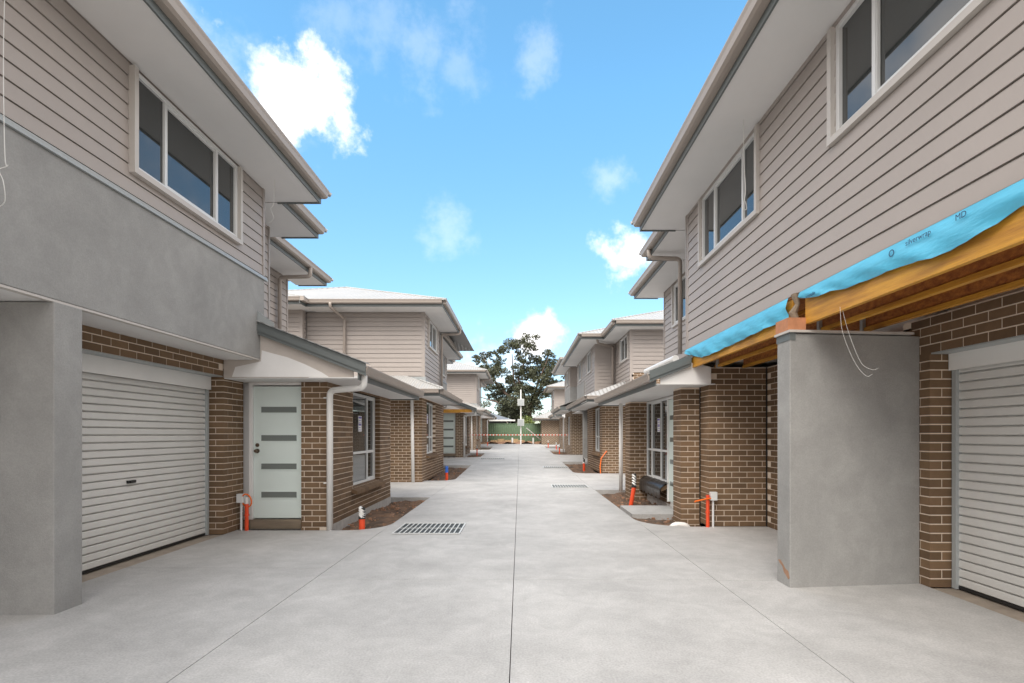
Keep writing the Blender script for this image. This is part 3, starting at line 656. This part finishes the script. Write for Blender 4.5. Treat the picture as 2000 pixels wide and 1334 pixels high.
# lower roof
h.eave('y', 3.0, 2.13, 7.98, 13.7, 2.225, capend=(0,1), ext=.02)
h.lean(2.0, 3.75, 7.96, 13.75, 2.40)
zr = lambda x: 2.40+(x-2.0)*math.tan(R(21))
h.part('gable_lining', MB().plate([(2.2,8.0,2.238),(2.99,8.0,2.238),(2.99,8.0,2.50),(2.66,8.0,zr(2.66)-.08),(2.2,8.0,zr(2.2)-.06)], (0,.02,0)), PANEL)
h.part('soffit', MB().box(2.6,3.0,8.02,8.46,2.2255,2.237), SOFF)
h.part('barge', MB().plate([(2.66,7.94,zr(2.66)+.03),(2.02,7.94,zr(2.02)+.03),(2.02,7.94,zr(2.02)-.15),(2.66,7.94,zr(2.66)-.15)], (0,.03,0)), FASC)
h.part('barge_rib', MB().plate([(2.66,7.925,zr(2.66)-.02),(2.02,7.925,zr(2.02)-.02),(2.02,7.925,zr(2.02)-.10),(2.66,7.925,zr(2.66)-.10)], (0,.014,0)), FASC)
h.part('downpipe', MB().tube([(2.56,12.95,2.3),(2.56,12.95,0)], .047, 12), PVC, smooth=True)

# ------------------------------------------------------------ right houses further on
h = House('brick and weatherboard townhouse with one upper wall stepped forward beside a grey blade wall', (3.5, 18.3), 0, 0, 1)
RB = h
h.part('inner_wall', MB().box(3.15,10,18.5,22.2,-.1,2.5).box(3.95,10,17.7,20.4,2.6,5.0).box(3.15,10,20.5,26.9,2.6,5.0), PANEL)
h.bricks('x', 18.3, -1, 2.95, 4.6, .04, 2.52, corner='lo'); h.bricks('y', 2.95, -1, 18.3, 22.3, .04, 2.52, ops=[(18.9,20.6,.75,2.48)], parity=1)
h.window('y', 3.05, -1, 18.92, 20.58, .78, 2.47, mull=(19.9,), trans=(1.35,)); h.part('sill', MB().extr([(3.05,.68),(3.05,.77),(2.86,.72),(2.86,.64)], 'y', 18.8, 20.7), BRICK)
h.eave('x', 18.3, 16.9, 2.2, 6, 2.54); h.eave('y', 2.95, 2.25, 16.9, 23.5, 2.54, capend=(0,1), ext=.02, su=(18.352, 23.5))
t = math.tan(R(21))
zq = lambda q: 2.72+q*t
h.part('roof', MB().plate([(2.11,16.77,zq(0)),(6,16.77,zq(0)),(6,17.5,zq(.73)),(3.78,17.5,zq(.73)),(3.78,18.44,zq(1.67))], (0,0,-.02)), ROOFX)
h.part('roof', MB().plate([(2.11,16.77,zq(0)),(3.78,18.44,zq(1.67)),(3.78,20.3,zq(1.67)),(2.98,20.3,zq(.87)),(2.98,23.6,zq(.87)),(2.11,23.6,zq(0))], (0,0,-.02)), ROOFY)
h.bricks('x', 17.5, -1, 3.78, 6.5, 2.9, 3.55, detail=1)
h.boards('x', 17.5, -1, 3.78, 6.8, 3.55, 5.03, trims=(True, False)); h.boards('y', 3.78, -1, 17.5, 20.3, 2.9, 5.03, ops=[(17.9,19.3,4.12,4.98)], trims=(True, False))
h.window('y', 3.79, -1, 17.9, 19.3, 4.12, 4.98, mull=(18.6,), trim=.05)
h.eave('x', 17.5, 16.9, 3.17, 7, 5.03); h.eave('y', 3.78, 3.17, 16.9, 19.2, 5.03, su=(17.552, 19.198))
h.boards('x', 20.3, -1, 2.98, 3.8, 2.9, 5.03, trims=(True, False)); h.boards('y', 2.98, -1, 20.3, 26.5, 2.8, 5.03, ops=[(21.3,22.7,4.1,4.98),(24.6,26.0,4.1,4.98)])
h.window('y', 2.99, -1, 21.3, 22.7, 4.1, 4.98, mull=(22,), trim=.05); h.window('y', 2.99, -1, 24.6, 26, 4.1, 4.98, mull=(25.3,), trim=.05)
h.eave('x', 20.3, 19.2, 2.31, 3.17, 5.03, su=(2.31, 3.9)); h.eave('y', 2.98, 2.31, 19.2, 27, 5.03, capend=(0,1), ext=.02, su=(20.352, 27))
h.hip(3.03, 11, 16.77, 27, 5.2, 20); h.hip(2.17, 11, 19.07, 27.1, 5.195, 20)
h.part('downpipe', MB().tube(pipe([(2.9,19.3,5.1),(3.0,19.6,4.93),(3.66,20.15,4.9),(3.66,20.15,3.0)], .08), .045, 10), GUT, smooth=True)
h.part('rendered_overhang', MB().box(2.955,3.9,23.6,26.4,2.62,3.9), RENDER); h.bricks('y', 3.9, -1, 22.3, 29.5, 0, 2.62, detail=0); h.part('overhang_lining', MB().box(2.96,3.95,22.35,29,2.6,2.615), SOFF)
h.part('blade_wall', MB().box(3.19,4.2,25.7,25.95,.1,2.7), RENDER)
h = House('distant townhouse with grey rendered box under its upper windows', (3.5, 29), 0, .3, 0)
h.bricks('x', 29, -1, 2.93, 4.5, -.3, 2.45); h.bricks('y', 2.93, -1, 29, 33, -.3, 2.45, ops=[(30,31.6,.5,2.2)])
h.window('y', 3.0, -1, 30, 31.6, .5, 2.2, mull=(30.9,)); h.eave('y', 2.93, 2.2, 27.6, 34, 2.47, capend=(1,1), ext=.02); h.lean(2.08, 3.6, 27.6, 34, 2.65)
h.boards('x', 29.6, -1, 2.9, 4.2, 2.6, 5.03); h.boards('y', 2.9, -1, 29.6, 33, 2.6, 5.03, ops=[(30.4,31.8,4.1,4.95)]); h.window('y', 2.91, -1, 30.4, 31.8, 4.1, 4.95, mull=(31.1,), trim=.05)
h.eave('y', 2.95, 2.25, 26.8, 33.5, 5.03, capend=(0,1), ext=.02); h.part('soffit', MB().box(2.25,4.4,27.02,29.6,5.031,5.043), SOFF)
h.part('rendered_overhang', MB().box(2.875,3.9,29.3,32.5,2.8,3.85), RENDER); h.hip(2.1, 11, 27.3, 33.6, 5.2, 20)
h.part('downpipe', MB().tube(pipe([(2.3,33.3,2.5),(2.3,33.3,2.3),(2.85,33.3,2.25),(2.85,33.3,-.2)], .08), .05, 8), PVC, smooth=True)
h.bricks('x', 35.5, -1, 2.9, 4.5, -.3, 2.3); h.bricks('y', 2.9, -1, 35.5, 37.5, -.3, 2.3); h.eave('y', 2.9, 2.3, 35, 39, 2.32, capend=(1,1)); h.lean(2.15, 3.6, 35, 39, 2.5)
h = House('farthest brick townhouse with a low hipped roof against the green fence', (3.0, 44), 0, .6, 0)
h.bricks('x', 44, -1, 1.9, 3.4, -.1, 2.05); h.bricks('x', 43, -1, 3.4, 5, -.1, 2.05); h.bricks('y', 1.9, -1, 44, 46.5, -.1, 2.05); h.eave('x', 44, 43.3, 1.3, 5, 2.05); h.eave('y', 1.9, 1.3, 43.3, 47, 2.05, su=(44.06,47))
h.hip(1.15, 8, 43.15, 48, 2.22, 22)
h.boards('x', 46, -1, 3.1, 6, 2.2, 4.9); h.boards('y', 3.1, -1, 46, 50, 2.2, 4.9); h.window('y', 3.08, -1, 46.6, 47.6, 4, 4.8); h.eave('x', 46, 45.2, 2.5, 7, 4.9); h.eave('y', 3.1, 2.5, 45.2, 50, 4.9, su=(46.06,50)); h.hip(2.36, 10, 45.07, 52, 5.07, 20)

# ------------------------------------------------------------ services and small things
def riser(name, x, y, z0, h_, mats, label, cat, r=.045, lean=0., group=None):
    root = bpy.data.objects.new(name, None); C.objects.link(root); root.location = (x, y, z0); tag(root, label, cat, group)
    mkobj('pipe', MB().tube([(0,0,-.06),(lean*h_,0,h_*.62)], r, 12), mats[0], root, smooth=False)
    k = MB().tube([(lean*h_,0,h_*.6),(lean*h_,0,h_*.72),(lean*h_+.01,.01,h_*.78),(lean*h_,0,h_*.86),(lean*h_+.012,0,h_*.93),(lean*h_,0,h_)], [r*1.2,r*1.1,r*.8,r*1.15,r*.8,r*1.0], 10)
    mkobj('wrapped_top', k, mats[1], root)
    k2 = MB()
    for q in (.68,.76,.84,.92): k2.tube([(lean*h_-.01,0,h_*q),(lean*h_+.01,0,h_*q+.022)], r*1.25, 10)
    mkobj('tape_band', k2, mats[2], root)
    return root
riser('drain_riser', -2.42, 7.86, -.1, .42, (ORANGE, BLACK, WHITE), 'orange drain riser with black and white taped top in near soil bed', 'pipe')
riser('drain_riser', -2.38, 16.7, -.1, .5, (ORANGE, BLUEP, BLUEP), 'orange drain riser with blue cap in soil bed by skirt-roofed house', 'pipe')
riser('drain_riser', 2.36, 10.95, -.12, .72, (ORANGE, BLACK, WHITE), 'tall leaning orange riser with taped top beside black plastic sill', 'pipe', lean=.12)
riser('drain_riser', 2.55, 20.3, 0, .5, (ORANGE, WHITE, BLACK), 'short orange and white riser in bed before the grey blade wall', 'pipe')
for x, y, lb in ((-2.5,30.0,'slim far orange riser in bed below the bare yellow lintel house'), (-2.6,41.5,'tiny orange riser beside the farthest mint door'), (2.45,31.5,'slim orange riser beside the distant grey rendered box house'),
                 (2.5,35.0,'small orange riser at the far brick return wall'), (2.2,39.5,'last orange riser before the far low hipped roof')):
    riser('drain_riser', x, y, gz(y)-.05, .55, (ORANGE, BLACK, WHITE), lb, 'pipe', r=.034)
def meter(x, y, sx, label, hook):
    root = bpy.data.objects.new('meter_stub', None); C.objects.link(root); root.location = (x, y, 0); tag(root, label, 'pipe')
    mkobj('junction_box', MB().box(-.05,.05,-.10,-.03,.42,.55), GREYM if False else ALU, root)
    mkobj('conduit', MB().tube([(0,-.055,0),(0,-.055,.43)], .017, 10), ALU, root)
    mkobj('gas_pipe', MB().tube([(sx*.085,-.06,0),(sx*.085,-.06,.40)], .028, 10).tube([(sx*.085,-.06,.22),(sx*.085,-.06,.24)], .036, 10), ORANGE, root)
    if hook: mkobj('conduit_coil', MB().tube([(sx*.09+.07*math.cos(a)*sx, -.07-.03*math.sin(a), .45+.10*math.sin(a)) for a in [k*.42 for k in range(-2, 15)]], .011, 8), CONDUIT, root)
    else: mkobj('conduit_tail', MB().tube([(0,-.08,.46),(-.15,-.11,.44),(-.30,-.12,.41),(-.31,-.13,.40)], .012, 8), CONDUIT, root)
    mkobj('valve', MB().tube([(sx*.085,-.06,.38),(sx*.085,-.06,.50)], [.022,.03], 8), WHITE if hook else ORANGE, root)
meter(-4.20, 7.78, 1, 'grey junction box and red pipe stub beside the mint door', True)
meter(3.02, 8.05, -1, 'grey junction box and red pipe stub at the brick corner by bare joists', False)
thing1('conduit_tail', MB().tube([(2.88,18.22,0),(2.86,18.2,.3),(2.9,18.2,.6),(3.1,18.24,.85)], .02, 8), CONDUIT, 'orange conduit curving up a brick wall beside a white downpipe', 'conduit', (2.88,18.22,.05))
thing1('drain_elbow', MB().tube(pipe([(2.45,8.35,-.14),(2.5,8.33,-.02),(2.72,8.30,-.03),(2.74,8.30,-.15)], .08), .05, 12), PVC, 'white pipe elbow poking from soil at the pier foot', 'pipe', (2.5,8.35,-.1), smooth=True)
thing1('spare_pipe', MB().tube([(2.62,8.6,2.72),(2.5,10.1,2.68)], .06, 12), PVC, 'white pipe length lying on the lower roof under weatherboards', 'pipe', (2.55,9.3,2.66))
def grate(cx, cy, wx, wy, label, n):
    z = gz(cy); root = bpy.data.objects.new('drain_grate', None); C.objects.link(root); root.location = (cx, cy, z+.004); tag(root, label, 'drain grate')
    mkobj('pit', MB().box(-wx/2,wx/2,-wy/2,wy/2,.0,.003), PIT, root)
    f = MB()
    for a in (-1, 1): f.box(-wx/2-.02,wx/2+.02,a*wy/2-.012,a*wy/2+.012,.0035,.012); f.box(a*(wx/2+.008)-.012,a*(wx/2+.008)+.012,-wy/2+.012,wy/2-.012,.0035,.012)
    mkobj('frame', f, GRATE, root)
    for k in range(1, n):
        x = -wx/2+wx*k/n; mkobj('bar', MB().box(x-.009,x+.009,-wy/2+.012,wy/2-.012,.0035,.0105), GRATE, root)
    mkobj('cross_bar', MB().box(-wx/2+.005,wx/2-.005,-.005,.005,.0036,.0098), GRATE, root)
grate(-1.36, 7.85, .95, .85, 'large galvanised drain grate beside the near soil bed', 13)
grate(1.38, 14.2, .95, .75, 'galvanised drain grate level with the black plastic sill', 13)
grate(1.45, 20.8, .95, .9, 'galvanised drain grate nearer the grey blade wall', 12)
grate(-1.35, 25.6, 1.2, .7, 'dark drain grate out from the far mint door', 12)
# loose wires
thing1('hanging_cable', MB().tube(cat([(-3.62,3.62,5.05),(-3.63,3.6,4.2),(-3.62,3.6,3.42),(-3.60,3.6,3.34),(-3.64,3.58,3.30),(-3.58,3.55,3.2),(-3.60,3.58,3.08),(-3.68,3.6,3.05),(-3.72,3.6,3.12)]), .004*.7, 6), WIRE, 'looped white cable hanging down against the grey rendered wall', 'cable', (-3.62,3.6,5.05))
thing1('hanging_cable', MB().tube(cat([(-3.45,7.2,5.05),(-3.46,7.2,4.7),(-3.50,7.2,4.62),(-3.47,7.22,4.5),(-3.55,7.25,4.44)]), .004*.7, 6), WIRE, 'short white cable dangling from soffit beside the weatherboard corner', 'cable', (-3.45,7.2,5.05))
thing1('hanging_cable', MB().tube(cat([(2.5,5.72,4.97),(2.52,5.75,4.5),(2.55,5.78,4.2),(2.53,5.8,4.02),(2.57,5.8,4.0),(2.55,5.78,4.08)]), .005*.7, 6), WIRE, 'white cable hanging from soffit in front of a three-pane window', 'cable', (2.5,5.72,4.97))
for k, dx in enumerate((0, .05)):
    thing1('hanging_cable', MB().tube(cat([(2.69+dx*.3,4.3,2.52),(2.70+dx,4.28,2.3),(2.78+dx,4.25,2.05),(2.84+dx,4.2,1.93+dx),(2.88+dx,4.18,1.94+dx)]), .0016*.7, 6), WIRE, 'thin white wire dangling from yellow beam before the grey blade wall', 'cable', (2.69,4.3,2.5), group='wires under the beam')
thing1('barrier_tape', MB().box(-2.86,2.78,29.3,29.303,1.385,1.43), TAPE, 'red and white striped barrier tape stretched across the driveway', 'barrier tape', (0,29.3,1.36))
# fence and what stands before it
fr = bpy.data.objects.new('steel_fence', None); C.objects.link(fr); fr.location = (0,47.5,gz(47.5)); tag(fr, 'green ribbed steel fence closing the end of the driveway', 'fence')
for k in range(-4, 5):
    x0 = k*2.37; mb = MB(); n = 12
    prof = []
    for i in range(n+1):
        x = x0+2.33*i/n; prof += [(x, 0 if i % 2 else -.045)] if False else [(x-.03, 0), (x-.01, -.04), (x+.05, -.04), (x+.07, 0)]
    prof = [(min(max(a, x0), x0+2.33), b) for a, b in prof]
    i0 = 0
    for (a, b) in prof: mb.v += [(a, b, .05), (a, b, 1.78)]
    for i in range(len(prof)-1): mb.f.append((2*i, 2*i+2, 2*i+3, 2*i+1))
    mkobj('fence_panel', mb, FENCEG, fr); mkobj('fence_post', MB().box(x0-.035,x0+.0,-.06,.03,0,1.82), FENCEG, fr)
    mkobj('rail', MB().box(x0+.001,x0+2.33,-.05,.02,1.78,1.82).box(x0+.001,x0+2.33,-.05,.02,.02,.06), FENCEG, fr)
pr = bpy.data.objects.new('power_pole', None); C.objects.link(pr); pr.location = (.1,44.5,gz(44.5)); tag(pr, 'white temporary power pole with two grey boxes before the green fence', 'pole')
mkobj('post', MB().box(-.05,.05,-.05,.05,-.1,4.75), WHITE, pr)
for z in (1.6, 3.35):
    b = mkobj('meter_box', MB().box(-.28,.28,-.26,-.055,z,z+.58), ALU, pr); mkobj('box_lid', MB().box(-.25,.25,-.275,-.262,z+.03,z+.55), GREYM, b)
thing1('leaning_pipe', MB().tube([(.6,45.6,2.0),(1.9,46.2,.95)], .04, 8), PVC, 'white pipe leaning diagonally against the green fence', 'pipe', (.6,45.6,2.0))
for x in (-.65, 1.2): thing1('white_stake', MB().box(x-.07,x+.07,45.5,45.62,gz(45.5)-.05,gz(45.5)+.55), WHITE, 'short white stake at the head of the driveway', 'stake', (x,45.5,gz(45.5)), group='stakes at the driveway end')
for k in range(5):
    x = -2.6+k*.62; thing1('sandstone_block', MB().box(x,x+.58,46.2,46.7,.5,.62+.3+.1*(k % 2)), STONE, 'rough sandstone block in low row below the green fence', 'stone', (x,46.2,.6), group='sandstone blocks')
mb = MB(); 
for i in range(60):
    for j in range(9): mb.v.append((-6+i*.2, 45.3+j*.28, .60+random.uniform(0,.14)+.12*math.sin(i*.8+j)))
for i in range(59):
    for j in range(8): a = i*9+j; mb.f.append((a, a+9, a+10, a+1))
tag(mkobj('mulch_strip', mb, CLAY, fixn=False), kind='structure')

# ------------------------------------------------------------ beyond the fence
def far_house(label, x0, x1, y0, y1, zw, roof, pitch):
    h = House(label, ((x0+x1)/2, y0), 0, .5, 0, name='house')
    h.part('wall', MB().box(x0+.5,x1-.5,y0+.5,y1-.5,-.2,zw), FASC if roof is DROOF else STONE)
    h.part('window', MB().box((x0+x1)/2-.8,(x0+x1)/2+.8,y0+.47,y0+.5,zw-1.6,zw-.4), GLASS)
    t = math.tan(R(pitch)); hh = min(x1-x0, y1-y0)/2; ym = (y0+y1)/2
    a, b = ((x0+hh), ym, zw+hh*t), ((x1-hh), ym, zw+hh*t); p = [(x0,y0,zw),(x1,y0,zw),(x1,y1,zw),(x0,y1,zw)]
    m = MB()
    for f in ((p[0],p[1],b,a),(p[1],p[2],b),(p[2],p[3],a,b),(p[3],p[0],a)): m.plate(f, (0,0,-.03))
    h.part('roof', m, roof); h.part('gutter', MB().box(x0-.05,x1+.05,y0-.1,y0-.005,zw-.08,zw+.08), WHITE)
    h.part('downpipe', MB().tube([(x1-.9,y0-.02,zw),(x1-.6,y0+.42,zw-.5),(x1-.6,y0+.42,0)], .06, 8), WHITE)
far_house('neighbouring house with dark grey hipped roof behind the green fence', -14, -.5, 52, 64, 2.35, DROOF, 19)
far_house('house with orange terracotta roof behind the dark roofed one', -13, -1.0, 70, 84, 2.6, TERRA, 20)
def leaves(clumps, n, size, seed):
    rnd = random.Random(seed); mb = MB()
    for (cx, cy, cz, r) in clumps:
        for _ in range(int(n*r*r)):
            while True:
                v = Vector((rnd.uniform(-1,1), rnd.uniform(-1,1), rnd.uniform(-1,1)))
                if v.length < 1: break
            v = v*(.45+.55*rnd.random()) if v.length < .6 else v
            p = Vector((cx,cy,cz))+Vector((v.x*r, v.y*r, v.z*r*.62))
            a = Vector((rnd.gauss(0,1), rnd.gauss(0,1), rnd.gauss(0,1)-.4)).normalized(); b = a.cross(Vector((rnd.gauss(0,1), rnd.gauss(0,1), rnd.gauss(0,1)))).normalized()
            s = size*rnd.uniform(.6,1.4); mb.face([p-a*s, p+b*s*.42, p+a*s, p-b*s*.42])
    return mb
def tree(label, base, limbs, clumps, n, size, leaf, seed, name='gum_tree', grp=None):
    r = bpy.data.objects.new(name, None); C.objects.link(r); r.location = base; tag(r, label, 'tree', grp)
    mb = MB()
    for path, r0, r1 in limbs:
        k = len(path); mb.tube(path, [r0+(r1-r0)*i/(k-1) for i in range(k)], 7)
    mkobj('trunk', mb, BARK, r); mkobj('crown', leaves(clumps, n, size, seed), leaf, r, fixn=False)
# gum tree at about 62 m: coordinates relative to its base
def T(px, py, d=0, Y=62): return ((px-1015)*Y/1000-1.2, d, 1.45+(848-py)*Y/1000-.6)
rnd = random.Random(11)
cl = []
for (px, py, r) in ((1000,672,1.15),(1030,678,1.2),(985,690,.8),(1045,700,.9),(1015,700,.7),(940,695,.75),(955,690,.6),(930,700,.5),(975,705,.8),(955,722,1.2),(975,730,1.2),(940,728,.8),(1010,720,.8),(1000,740,1.0),
                    (1070,692,.8),(1080,708,.9),(1062,715,1.2),(1045,725,1.2),(1080,728,1.0),(1030,735,1.1),(1060,745,1.3),(1085,750,.9),(1020,760,1.3),(995,765,1.4),(970,758,1.1),(1050,770,1.3),(1010,785,1.6),(990,795,1.5),(1040,790,1.2),(965,775,.9),(1075,770,.8),(1005,815,1.5),(1025,805,1.2),(955,745,.7),(985,830,1.4),(1010,838,1.5)):
    x, y, z = T(px, py, rnd.uniform(-2.2, 2.2)); cl.append((x, y, z, r))
    for q in range(6): cl.append((x+rnd.uniform(-1.2,1.2)*r, y+rnd.uniform(-1,1), z+rnd.uniform(-.9,.9)*r, r*rnd.uniform(.25,.5)))
base = (1.2, 62, .6)
trunk0 = (0, 0, -.3); fork = T(1033, 800)
limbs = [([trunk0, T(1034,830), fork], .42, .3)]
for (px, py), mid in (((1000,690),(1003,745)), ((1030,690),(1012,740)), ((1070,700),(1050,750)), ((945,700),(975,760)), ((1082,735),(1055,760)), ((960,735),(990,770)), ((935,775),(985,790)), ((1010,770),(1020,790))):
    limbs.append(([fork, T(*mid, rnd.uniform(-.6,.6)), T(px, py, rnd.uniform(-1.2,1.2))], .2, .04))
tree('tall spreading gum tree with open crown rising behind the fence', base, limbs, cl, 330, .15, LEAF, 3)
def blob(seed, w_, h_, k):
    r = random.Random(seed); return [(r.uniform(-w_,w_), r.uniform(-1,1), r.uniform(.3,h_), r.uniform(.5,.9)) for _ in range(k)]
tree('light green shrub in front of the gum tree trunk', (2.2,53,.6), [([(0,0,-.2),(0,0,1.5)], .1, .05)], blob(1,1.7,2.6,16), 170, .14, LEAF2, 5, 'shrub')
tree('dark round tree at the right of the gum tree', (6.5,70,.6), [([(0,0,-.2),(0,0,3)], .2, .1)], [(a*1.9,b,c*1.7+.5,d*1.9) for a,b,c,d in blob(2,2.0,3.0,22)], 90, .2, LEAF, 6, 'tree')
tree('dark tree behind the terracotta roof', (-6,95,.6), [([(0,0,-.2),(0,0,4)], .25, .1)], [(a*2.5,b,c*1.7+1,d*2) for a,b,c,d in blob(4,2.2,3.2,22)], 70, .25, LEAF, 8, 'tree')
tree('low hedge-like tree seen under the gum crown', (-.4,56,.6), [([(0,0,-.2),(0,0,1.5)], .1, .05)], blob(9,1.6,2.4,14), 150, .15, LEAF, 9, 'shrub')
